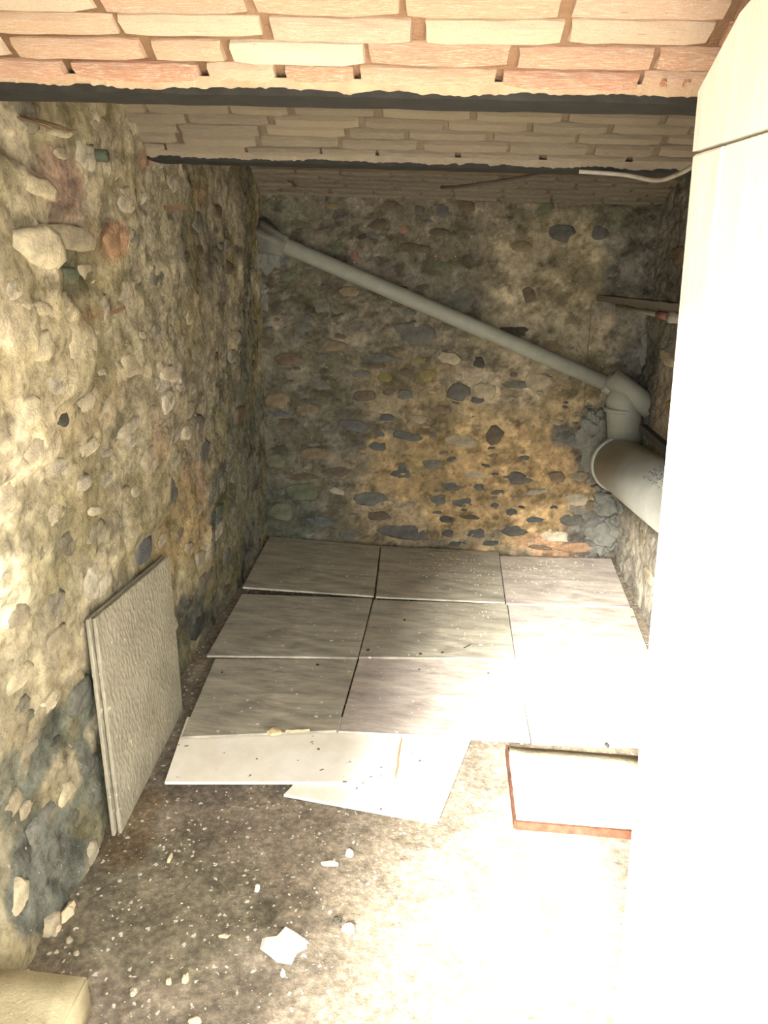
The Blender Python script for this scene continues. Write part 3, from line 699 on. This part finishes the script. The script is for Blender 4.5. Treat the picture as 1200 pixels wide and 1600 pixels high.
# ------------------------------------------------------------ lump, sliver and crumbs on the tiles
M_PLUMP = simple('dried_plaster', '#c9b48a', '#dcc9a2', 40, .95, .9, .004)
def lump(name, loc, sx, sy, sz, mat, label, cat, seed, group=None, sub=2, amp=.35):
    bm = bmesh.new(); bmesh.ops.create_icosphere(bm, subdivisions=sub, radius=1)
    for v in bm.verts:
        k = 1+amp*mn.noise(v.co*1.6+Vector((seed*3.1, seed, 0)))
        v.co = Vector((v.co.x*k*sx, v.co.y*k*sy, max(-.4, v.co.z*k)*sz))
    zmin = min(v.co.z for v in bm.verts)
    for v in bm.verts: v.co.z -= zmin
    o = bm_obj(name, bm, mat); o.location = loc; o.rotation_euler.z = seed*1.7
    return tag(o, label, cat, group)
lump('plaster_lump', hit(428, 1146, 2, .0362), .022, .016, .012, M_PLUMP, 'tan plaster lump on the front edge of the front left tile', 'debris', 2.0)
def sliver(name, a_, b_, w_, h_, mat, label, cat, seed):
    n = 10; d = (b_-a_); side = Vector((-d.y, d.x, 0)).normalized(); bm = bmesh.new(); rg = []
    for k in range(n+1):
        t = k/n; p = a_+d*t-a_; ww = w_*(.5+.5*sin(pi*t)**.5)*(1+.3*mn.noise(Vector((t*6, seed, 0))))
        off = side*.004*mn.noise(Vector((t*5, seed, 9)))
        rg.append([bm.verts.new(p+off+side*ww), bm.verts.new(p+off+Vector((0, 0, h_))+side*ww*.3), bm.verts.new(p+off-side*ww)])
    for r0, r1 in zip(rg, rg[1:]):
        for j in range(3): bm.faces.new((r0[j], r0[(j+1) % 3], r1[(j+1) % 3], r1[j]))
    bm.faces.new(rg[0]); bm.faces.new(rg[-1][::-1]); bmesh.ops.recalc_face_normals(bm, faces=bm.faces)
    o = bm_obj(name, bm, mat); o.location = a_; return tag(o, label, cat)
sliver('plaster_sliver', hit(446, 1144, 2, .0362), hit(484, 1142, 2, .0362), .005, .006, M_PLUMP, 'crusty tan sliver beside the plaster lump on the front left tile', 'debris', 3)
sliver('mortar_strip', hit(627, 1152, 2, .0207), hit(618, 1216, 2, .0207), .0035, .004, simple('tan_mortar_strip', '#a88a5c', '#c0a070', 30), 'thin tan mortar strip along the right edge of the mouldy white tile', 'debris', 4)
sliver('twig', hit(724, 1013, 2, .025), hit(736, 1007, 2, .025), .0022, .003, ST['dark'], 'tiny dark twig on the middle tile', 'twig', 6)
for k, (x, y, s) in enumerate([(632, 969, .006), (575, 1016, .006), (657, 1022, .006), (691, 1020, .006), (496, 1039, .005), (655, 1046, .004), (763, 1052, .004), (347, 1051, .004), (444, 1000, .003), (948, 1165, .009), (990, 965, .010)]):
    lab = ['black crumb near the centre of the middle tile', 'dark crumb at the left front corner of the middle tile', 'dark crumb on the middle tile front edge, left of centre', 'dark crumb on the middle tile front edge, right of centre', 'dark crumb on the front left tile near its back edge',
           'small dark crumb at the back of the beige tile', 'small dark crumb at the back right of the beige tile', 'tiny crumb near the left edge of the front left tile', 'tiny crumb on the left middle-row tile', 'dark chip on the sunlit front right tile', 'brown chip near the foot of the right wall'][k]
    zt = [.02, .029, .0255, .0255, .022, .018, .017, .022, .024, .0125, .0125][k]
    lump('crumb', hit(x, y, 2, zt), s*1.5, s, s*.6, ST['dark' if k < 10 else 'brown'], lab, 'debris', k+1.3, 'dark crumbs on the tiles', 1)
# fine dust grains on the tiles: nobody could count them
def scatter(name, mat, label, n, fn, seed, smin, smax, cat='debris'):
    r = random.Random(seed); vs_, fs = [], []
    for _ in range(n):
        p = fn(r)
        if p is None: continue
        s_ = smin+(smax-smin)*r.random()**4; b0 = len(vs_); a0 = r.uniform(0, 6)
        for i in range(4): vs_.append((p[0]+cos(a0+i*1.57)*s_*r.uniform(.6, 1.2), p[1]+sin(a0+i*1.57)*s_*r.uniform(.6, 1.2), p[2]))
        vs_.append((p[0]+r.uniform(-.2, .2)*s_, p[1], p[2]+s_*r.uniform(.5, .9)))
        for i in range(4): fs.append((b0+i, b0+(i+1) % 4, b0+4))
        fs.append((b0+3, b0+2, b0+1, b0))
    o = mesh_obj(name, vs_, fs, mat); return tag(o, label, cat, None, 'stuff')
M_GRIT = simple('pale_grit', '#b9ae98', '#d6ccb6', 50, .95)
def on_tiles(r):
    x = r.gauss(.35, .32); y = r.choice((r.uniform(2.4, 3.72), 3.72-abs(r.gauss(0, .25))))
    if not (-.6 < x < .85): return None
    return (x, y, .026 if x < .3 else .014)
scatter('tile_dust', M_GRIT, 'white grit and dust grains sprinkled over the back tiles', 1700, on_tiles, 4, .0010, .0050)
def on_floor(r):
    x = r.uniform(-.8, .9); y = r.uniform(.9, 2.1)
    if y > 1.83-.1*x and x > -.72: return None
    if .22 < x < .68 and 1.70 < y < 2.2: return None
    if x < -.58 and y < 1.13: return None
    return (x, y, -.005)
scatter('floor_grit', M_GRIT, 'pale grit scattered over the bare concrete floor', 2200, on_floor, 5, .0010, .0042)
M_WHITE = simple('white_plaster_chip', '#e6ddc8', '#f4eddc', 30, .95)
def chip(px, py, wpx, hpx, mat, label, seed, name='plaster_chip', h=.012, group='plaster chips and pebbles on the floor'):
    a_ = hit(px-wpx/2, py, 2, 0); b_ = hit(px+wpx/2, py, 2, 0); sx = (b_-a_).length/2
    sy = abs(hit(px, py-hpx/2, 2, 0).y-hit(px, py+hpx/2, 2, 0).y)/2; p = hit(px, py, 2, -.003)
    r = random.Random(seed); n = 11; bm = bmesh.new(); lo, hi = [], []
    for i in range(n):
        a0 = 2*pi*i/n; k = r.uniform(.72, 1.12)/max(abs(cos(a0))+abs(sin(a0))*.9, .9) if wpx > 50 else r.uniform(.75, 1.1)
        lo.append(bm.verts.new((cos(a0)*sx*k, sin(a0)*sy*k, 0))); hi.append(bm.verts.new((cos(a0)*sx*k*.85, sin(a0)*sy*k*.85, h*r.uniform(.6, 1))))
    c_ = bm.verts.new((0, 0, h*1.05))
    for i in range(n): j = (i+1) % n; bm.faces.new((lo[i], lo[j], hi[j], hi[i])); bm.faces.new((hi[i], hi[j], c_))
    bm.faces.new(lo[::-1]); bmesh.ops.recalc_face_normals(bm, faces=bm.faces)
    o = bm_obj(name, bm, mat); o.location = p; return tag(o, label, 'debris', group)
chip(445, 1478, 92, 68, M_WHITE, 'large white plaster flake on the floor, the biggest one', 1, h=.008)
chip(107, 1428, 17, 32, M_LIME, 'upright cream pebble at the foot of the left wall', 2, 'pebble', .02)
chip(91, 1452, 10, 14, M_LIME, 'small cream pebble just below the upright one by the left wall', 3, 'pebble', .01)
chip(108, 1470, 14, 10, ST['pale'], 'grey pebble below the cream ones by the left wall', 4, 'pebble', .008)
chip(119, 1491, 10, 9, ST['pale'], 'small grey pebble between the left wall and the yellowish block', 5, 'pebble', .008)
chip(546, 1335, 13, 11, M_WHITE, 'small white chip on the floor in front of the askew white tile', 6)
chip(544, 1452, 24, 16, M_WHITE, 'white chip right of the largest plaster flake', 7)
chip(527, 1440, 16, 9, ST['dark'], 'dark chip right of the largest plaster flake', 8)
chip(264, 1536, 10, 9, M_LIME, 'cream pebble lower left of the largest flake', 9, 'pebble')
chip(290, 1531, 11, 15, M_LIME, 'cream splinter between the pebble and the largest flake', 10)
chip(209, 1551, 14, 14, ST['pale'], 'pale chip near the bottom edge, right of the yellowish block', 11)
chip(128, 1540, 14, 24, ST['pale'], 'pale chip touching the right side of the yellowish block', 12)
chip(266, 1342, 5, 18, M_LIME, 'narrow cream splinter on the floor right of the leaning tiles', 13)
chip(402, 1390, 9, 10, M_WHITE, 'white chip behind the dark stain on the floor', 14)
chip(442, 1523, 8, 9, M_WHITE, 'white crumb just in front of the largest flake', 15)
chip(305, 1597, 24, 10, M_LIME, 'cream sliver at the very bottom edge of the floor', 16)
chip(515, 1350, 30, 9, M_WHITE, 'flat white flake left of the small white chip', 17, h=.005)
chip(350, 1463, 20, 7, M_LIME, 'thin cream flake left of the largest plaster flake', 18, h=.005)

# ------------------------------------------------------------ yellowish block, lower left corner
M_BLOCK = simple('yellowish_limestone', '#b5a987', '#d0c4a0', 16, .95, .9, .008)
def rough_block(name, x0, x1, y0, y1, z0, z1, mat, label, cat, seed, cuts=10, amp=.004, rotz=0, bev=.004):
    bm = bmesh.new(); bmesh.ops.create_cube(bm, size=1)
    cx, cy = (x0+x1)/2, (y0+y1)/2
    for v in bm.verts: v.co = Vector((v.co.x*(x1-x0), v.co.y*(y1-y0), (v.co.z+.5)*(z1-z0)))
    bmesh.ops.bevel(bm, geom=bm.edges[:], offset=bev, segments=2, affect='EDGES')
    bmesh.ops.subdivide_edges(bm, edges=bm.edges[:], cuts=cuts if cuts < 5 else 4, use_grid_fill=True)
    for v in bm.verts:
        n = Vector((mn.noise(v.co*22+Vector((seed, 0, 0))), mn.noise(v.co*22+Vector((0, seed, 5))), mn.noise(v.co*22+Vector((3, 0, seed)))))
        v.co += n*amp
        if v.co.z < .002: v.co.z = 0
    o = bm_obj(name, bm, mat, smooth=True); o.location = (cx, cy, z0); o.rotation_euler.z = rotz; return tag(o, label, cat)
rough_block('stone_block', -.835, -.628, .80, 1.095, -.003, .10, M_BLOCK, 'yellowish rough stone block at the lower left corner of the view', 'block', 3.3)

# ------------------------------------------------------------ raised pad with rusty frame, right
M_PAD = simple('cream_concrete_pad', '#cbb994', '#e6dabd', 8, .95, .6, .006)
p1, p2, p3 = hit(792, 1170, 2, .03), hit(801, 1280, 2, .03), hit(990, 1284, 2, .03)
pad = rough_block('concrete_pad', .262, .68, p2.y, p1.y+.02, -.003, .030, M_PAD, 'low cream concrete pad on the floor in front of the fully sunlit tile', 'slab', 5.5, amp=.003, bev=.004)
M_RUSTY = simple('rust_edge', '#3d2418', '#6b4430', 30, .9, .9, .004)
def bar(name, a_, b_, w_, h_, mat, parent=None, seed=0, amp=.0015, n=24, org=None):
    d = b_-a_; L_ = d.length; t = d.normalized(); up_ = Vector((0, 0, 1)) if abs(t.z) < .9 else Vector((1, 0, 0))
    sd = t.cross(up_).normalized(); u2 = sd.cross(t); bm = bmesh.new(); rg = []
    og = org if org is not None else a_
    for k in range(n+1):
        p = a_+d*k/n-og; r_ = []
        for (i, j) in ((-1, -1), (1, -1), (1, 1), (-1, 1)):
            e = Vector((mn.noise(Vector((k*.7, i*3+seed, j))), mn.noise(Vector((k*.9, i+seed, j*5))), mn.noise(Vector((k*.5, i-seed, j)))))*amp
            r_.append(bm.verts.new(p+sd*i*w_/2+u2*j*h_/2+e))
        rg.append(r_)
    for r0, r1 in zip(rg, rg[1:]):
        for j in range(4): bm.faces.new((r0[j], r0[(j+1) % 4], r1[(j+1) % 4], r1[j]))
    bm.faces.new(rg[0]); bm.faces.new(rg[-1][::-1]); bmesh.ops.recalc_face_normals(bm, faces=bm.faces)
    o = bm_obj(name, bm, mat, parent)
    if parent is None: o.location = og
    return o
PC = Vector(pad.location)
bar('frame_edge', Vector((.262, p2.y-.004, .016)), Vector((.68, p2.y-.004, .016)), .007, .026, M_RUSTY, pad, 1, org=PC)['label'] = 'rusty steel front edge of the pad'
bar('frame_edge', Vector((.259, p2.y-.004, .016)), Vector((.259, p1.y+.02, .016)), .006, .026, M_RUSTY, pad, 2, org=PC)['label'] = 'rusty steel left edge of the pad'

# ------------------------------------------------------------ PIPES
M_PVC = simple('dusty_grey_pvc', '#87887b', '#969688', 20, .6, .3, .002, .4)
M_PVC2 = simple('light_grey_pvc', '#9c9d93', '#adada2', 10, .55, .3, .002, .4)
M_CEM = simple('smeared_cement', '#7c7d74', '#8e8d82', 16, .95, .9, .01)
def tube(name, pts, rads, mat, parent=None, org=None, seg=28, cap=True, amp=0, seed=0):
    og = org if org is not None else pts[0]; bm = bmesh.new(); rg = []; n = len(pts)
    ref = Vector((0, 0, 1)); 
    for k in range(n):
        t = (pts[min(k+1, n-1)]-pts[max(k-1, 0)]).normalized()
        if k == 0: sd = t.cross(ref if abs(t.z) < .9 else Vector((1, 0, 0))).normalized()
        else: sd = (sd-t*sd.dot(t)).normalized()
        u2 = sd.cross(t); r_ = []
        for i in range(seg):
            a_ = 2*pi*i/seg; q_ = rads[k]*(1+amp*mn.noise(Vector((cos(a_)*2, sin(a_)*2, k*.5+seed))))
            r_.append(bm.verts.new(pts[k]-og+sd*cos(a_)*q_+u2*sin(a_)*q_))
        rg.append(r_)
    for r0, r1 in zip(rg, rg[1:]):
        for j in range(seg): bm.faces.new((r0[j], r0[(j+1) % seg], r1[(j+1) % seg], r1[j]))
    if cap: bm.faces.new(rg[0]); bm.faces.new(rg[-1][::-1])
    bmesh.ops.recalc_face_normals(bm, faces=bm.faces)
    o = bm_obj(name, bm, mat, parent)
    for p in o.data.polygons: p.use_smooth = len(p.vertices) < 8
    if parent is None: o.location = og
    return o
YP = 3.715
A = hit(446, 384, 1, YP+.01); Bp = hit(960, 604, 1, YP-.03)
dirp = (Bp-A).normalized(); A2 = A-dirp*.16+Vector((0, .06, 0))
pipe = empty('waste_pipe', A); tag(pipe, 'thin grey plastic pipe sloping down across the back wall', 'pipe')
tube('pipe_run', [A2, A, A+(Bp-A)*.5, Bp], [.036]*4, M_PVC, pipe, A)
tube('socket', [Bp-dirp*.05, Bp-dirp*.045, Bp+dirp*.08, Bp+dirp*.16], [.040, .046, .048, .044], M_PVC, pipe, A)
tube('pipe_sleeve', [A2, A-dirp*.05, A+dirp*.005], [.075, .05, .040], M_CEM, pipe, A, amp=.5, seed=2)
# branch fitting and large pipe along the right wall
XP = .815
BA = hit(968, 728, 0, XP); BA = Vector((XP-.015, 3.60, BA.z)) if BA.y > 3.7 else BA
B1 = hit(968, 726, 1, 3.60); B2 = hit(1062, 790, 1, 2.75)
bigp = empty('soil_pipe', B1); tag(bigp, 'wide grey plastic drain pipe running along the right wall behind the door', 'pipe')
db = (B2-B1).normalized()
tube('pipe_run', [B1, B1+(B2-B1)*.5, B2], [.125]*3, M_PVC2, bigp, B1, 44)
tube('end_bell', [B1-db*.075, B1-db*.07, B1-db*.05, B1+db*.01, B1+db*.012], [.06, .105, .128, .134, .126], M_PVC2, bigp, B1, 44)
# vertical stub joining the thin pipe's socket to the wide pipe
S0 = hit(975, 615, 1, 3.66); S1 = hit(978, 715, 1, 3.63)
tube('branch_stub', [S0+Vector((0, 0, .035)), S0+Vector((0, 0, .01)), S0-Vector((0, 0, .03)), S1], [.05, .070, .078, .080], M_PVC, bigp, B1, 36)
tube('collar', [S0-Vector((0, 0, .065)), S0-Vector((0, 0, .085))], [.084, .084], M_PVC, bigp, B1, 36)
tube('socket_arm', [hit(955, 590, 1, 3.66), hit(1020, 640, 1, 3.60)], [.050, .052], M_PVC, bigp, B1, 28)
# printed blue marks on the wide pipe
M_BLUE = simple('blue_print', '#1f6f98', '#2a80a8', 30, .6, 0, .001)
bm = bmesh.new(); r = random.Random(5)
sd = db.cross(Vector((0, 0, 1))).normalized(); u2 = sd.cross(db).normalized()
if sd.x > 0: sd = -sd
best = None
for k in range(4000):                          # where the sight line at the print meets the pipe's skin
    q0 = CAMP+ray(1030, 742)*(2.3+k*.0005); rel = q0-B1; al = rel.dot(db); rad = (rel-db*al)
    if rad.length <= .1255: best = (al, math.atan2(rad.dot(u2), rad.dot(sd))); break
axis_t, ang0 = best if best else (.5, .6)
for row in range(4):
    for k in range(9):
        t_ = axis_t-.10+k*.024; a_ = ang0+R(16-row*11)
        for st in range(r.choice((1, 2, 2, 3))):
            tt = t_+r.uniform(0, .012); aa = a_+r.uniform(-.05, .05); lt = r.uniform(.006, .013); la = r.uniform(.02, .09)
            q_ = []
            for (dt, da) in ((0, 0), (lt if st % 2 else .004, 0), (lt if st % 2 else .004, .03 if st % 2 else la), (0, .03 if st % 2 else la)):
                ang = aa+da; q_.append(bm.verts.new(db*(tt+dt)+(sd*cos(ang)+u2*sin(ang))*.1266))
            bm.faces.new(q_)
o = bm_obj('printed_marking', bm, M_BLUE, bigp); o['kind'] = 'stuff'; o['label'] = 'small blue printed characters'
# cement bedding
def cement(px, py, Y, sx, sy, sz, seed):
    bm = bmesh.new(); bmesh.ops.create_icosphere(bm, subdivisions=5, radius=1)
    for v in bm.verts:
        k = 1+.6*mn.noise(v.co*1.6+Vector((seed, 0, seed)))+.3*mn.noise(v.co*4+Vector((seed, 1, 0)))+.12*mn.noise(v.co*11+Vector((seed, 1, 0))); v.co = Vector((v.co.x*k*sx, v.co.y*k*sy*.8, v.co.z*k*sz))
    o = bm_obj('cement_patch', bm, M_CEM, WB.o, True); o.location = hit(px, py, 1, Y); return o
cement(940, 690, 3.80, .10, .06, .13, 1.2); cement(925, 655, 3.82, .05, .05, .05, 2.5); cement(1020, 560, 3.83, .07, .06, .22, 4.1)
cement(955, 780, 3.80, .09, .06, .08, 5.3); cement(945, 835, 3.82, .10, .05, .09, 6.7); cement(412, 385, 3.80, .075, .07, .10, 8.1); cement(405, 460, 3.83, .06, .06, .08, 9.4); cement(1010, 650, 3.80, .07, .08, .09, 3.3)

# metal strap lying on the wide pipe
sp_a = hit(1000, 668, 0, .80); sp_b = hit(1058, 719, 0, .80)
st_ = empty('steel_channel', sp_a); tag(st_, 'short dark steel channel resting on top of the wide pipe', 'metal bar')
bar('channel_web', sp_a, sp_b, .006, .030, M_STEEL, st_, 1, .001, org=sp_a)
off = Vector((.012, 0, .012)); bar('channel_flange', sp_a+off, sp_b+off, .022, .005, M_STEEL, st_, 2, .001, org=sp_a)
off = Vector((.012, 0, -.014)); bar('channel_flange', sp_a+off, sp_b+off, .022, .005, M_STEEL, st_, 3, .001, org=sp_a)

# timber batten + metal tube above
a1, b1 = hit(943, 466, 1, 3.80), hit(1100, 484, 1, 2.95)
M_TIMB = simple('grimy_timber', '#5f5b50', '#716b5d', 10, .9, .6, .004, stretch=(1, .2, 4))
t_ = bar('timber_batten', a1, b1, .075, .028, M_TIMB, None, 5, .004); tag(t_, 'grimy timber batten sticking out of the back wall by the right corner', 'batten')
a2, b2 = hit(965, 478, 1, 3.66), hit(1092, 505, 1, 2.95)
rod = empty('metal_rod', a2); tag(rod, 'pale metal rod with a reddish band under the timber batten', 'rod')
tube('rod', [a2, a2.lerp(b2, .5), b2], [.011]*3, simple('pale_metal', '#8c867a', '#a39c8e', 20, .6), rod, a2, 12)
tube('band', [a2.lerp(b2, .56), a2.lerp(b2, .70)], [.016, .016], simple('reddish_band', '#86605a', '#946e66', 20), rod, a2, 12)['label'] = 'dull red band'
tube('tape_wrap', [a2.lerp(b2, .70), a2.lerp(b2, .74), a2.lerp(b2, .8), a2.lerp(b2, .9)], [.020, .022, .021, .023], simple('white_tape', '#a8a294', '#cfc8b8', 60), rod, a2, 14, amp=.6, seed=4)['label'] = 'crumpled whitish tape'

# cables
def cable(name, pts, rad, mat, label, cat='cable'):
    out = []; n = len(pts)
    for i in range(n-1):
        p0, p1_, p2_, p3_ = pts[max(i-1, 0)], pts[i], pts[i+1], pts[min(i+2, n-1)]
        for k in range(6):
            t = k/6; out.append(.5*((2*p1_)+(-p0+p2_)*t+(2*p0-5*p1_+4*p2_-p3_)*t*t+(-p0+3*p1_-3*p2_+p3_)*t**3))
    out.append(pts[-1]); o = tube(name, out, [rad]*len(out), mat, None, None, 8); return tag(o, label, cat)
M_CABLE = simple('dusty_white_cable', '#9d978c', '#b8b2a6', 30, .7); M_DCABLE = simple('dark_cable', '#55504a', '#625b52', 30, .8)
cable('cable', [hit(905, 268, 1, 2.34), hit(975, 273, 1, 2.30), hit(1025, 282, 1, 2.20), hit(1060, 272, 1, 2.05), hit(1090, 256, 1, 1.8), hit(1114, 250, 1, 1.3), hit(1122, 246, 1, 1.16)], .0055, M_CABLE, 'whitish cable looping from the second joist to the top of the door')
cable('cable', [hit(870, 268, 1, 2.47), hit(800, 280, 1, 2.75), hit(725, 291, 1, 3.0), hit(690, 293, 1, 3.2)], .006, M_DCABLE, 'dark thin cable slanting under the back strip of ceiling')
cable('crack', [hit(924, 476, 1, 3.765), hit(921, 520, 1, 3.765), hit(916, 572, 1, 3.765), hit(912, 640, 1, 3.765)], .0018, simple('brown_crack', '#6b5c3c', '#77683f', 20), 'thin brown vertical wire on the plastered part of the back wall', 'crack')  # thin tube standing in for a crack line in the plaster
# left wall fixings
p = hit(160, 243, 0, XL+.03)
o = tube('pipe_stub', [p-Vector((.06, 0, 0)), p+Vector((.012, 0, 0)), p+Vector((.013, 0, 0)), p-Vector((.02, 0, 0))], [.014, .014, .010, .009], M_IRON if False else simple('dark_green_metal', '#3f463c', '#4d5447', 20), None, None, 12)
tag(o, 'short dark pipe stub poking from the left wall near the first joist', 'pipe stub')
p = hit(272, 325, 0, XL+.03); o = bar('iron_spike', p-Vector((.03, .0, 0)), p+Vector((.02, .045, .004)), .010, .012, M_RUST, None, 3, .002, 6); tag(o, 'rusty iron spike in the left wall below the second joist end', 'nail')
p = hit(188, 492, 0, XL+.03); o = bar('iron_nail', p-Vector((.03, 0, 0)), p+Vector((.012, .004, .02)), .007, .009, M_RUST, None, 4, .002, 6); tag(o, 'small rusty nail midway up the left wall', 'nail')
# corroded flakes at the left end of the first joist
for k in range(7):
    a_ = hit(2+k*9, 176+k*1.5, 2, ZF1-.002); b_ = a_+Vector((.055, .035+.004*k, -.012-.003*(k % 3)))
    bar('rust_flake', a_, b_, .006, .002, M_RUST, J1, k, .001, 5, org=Vector((0, ym1, ZF1)))
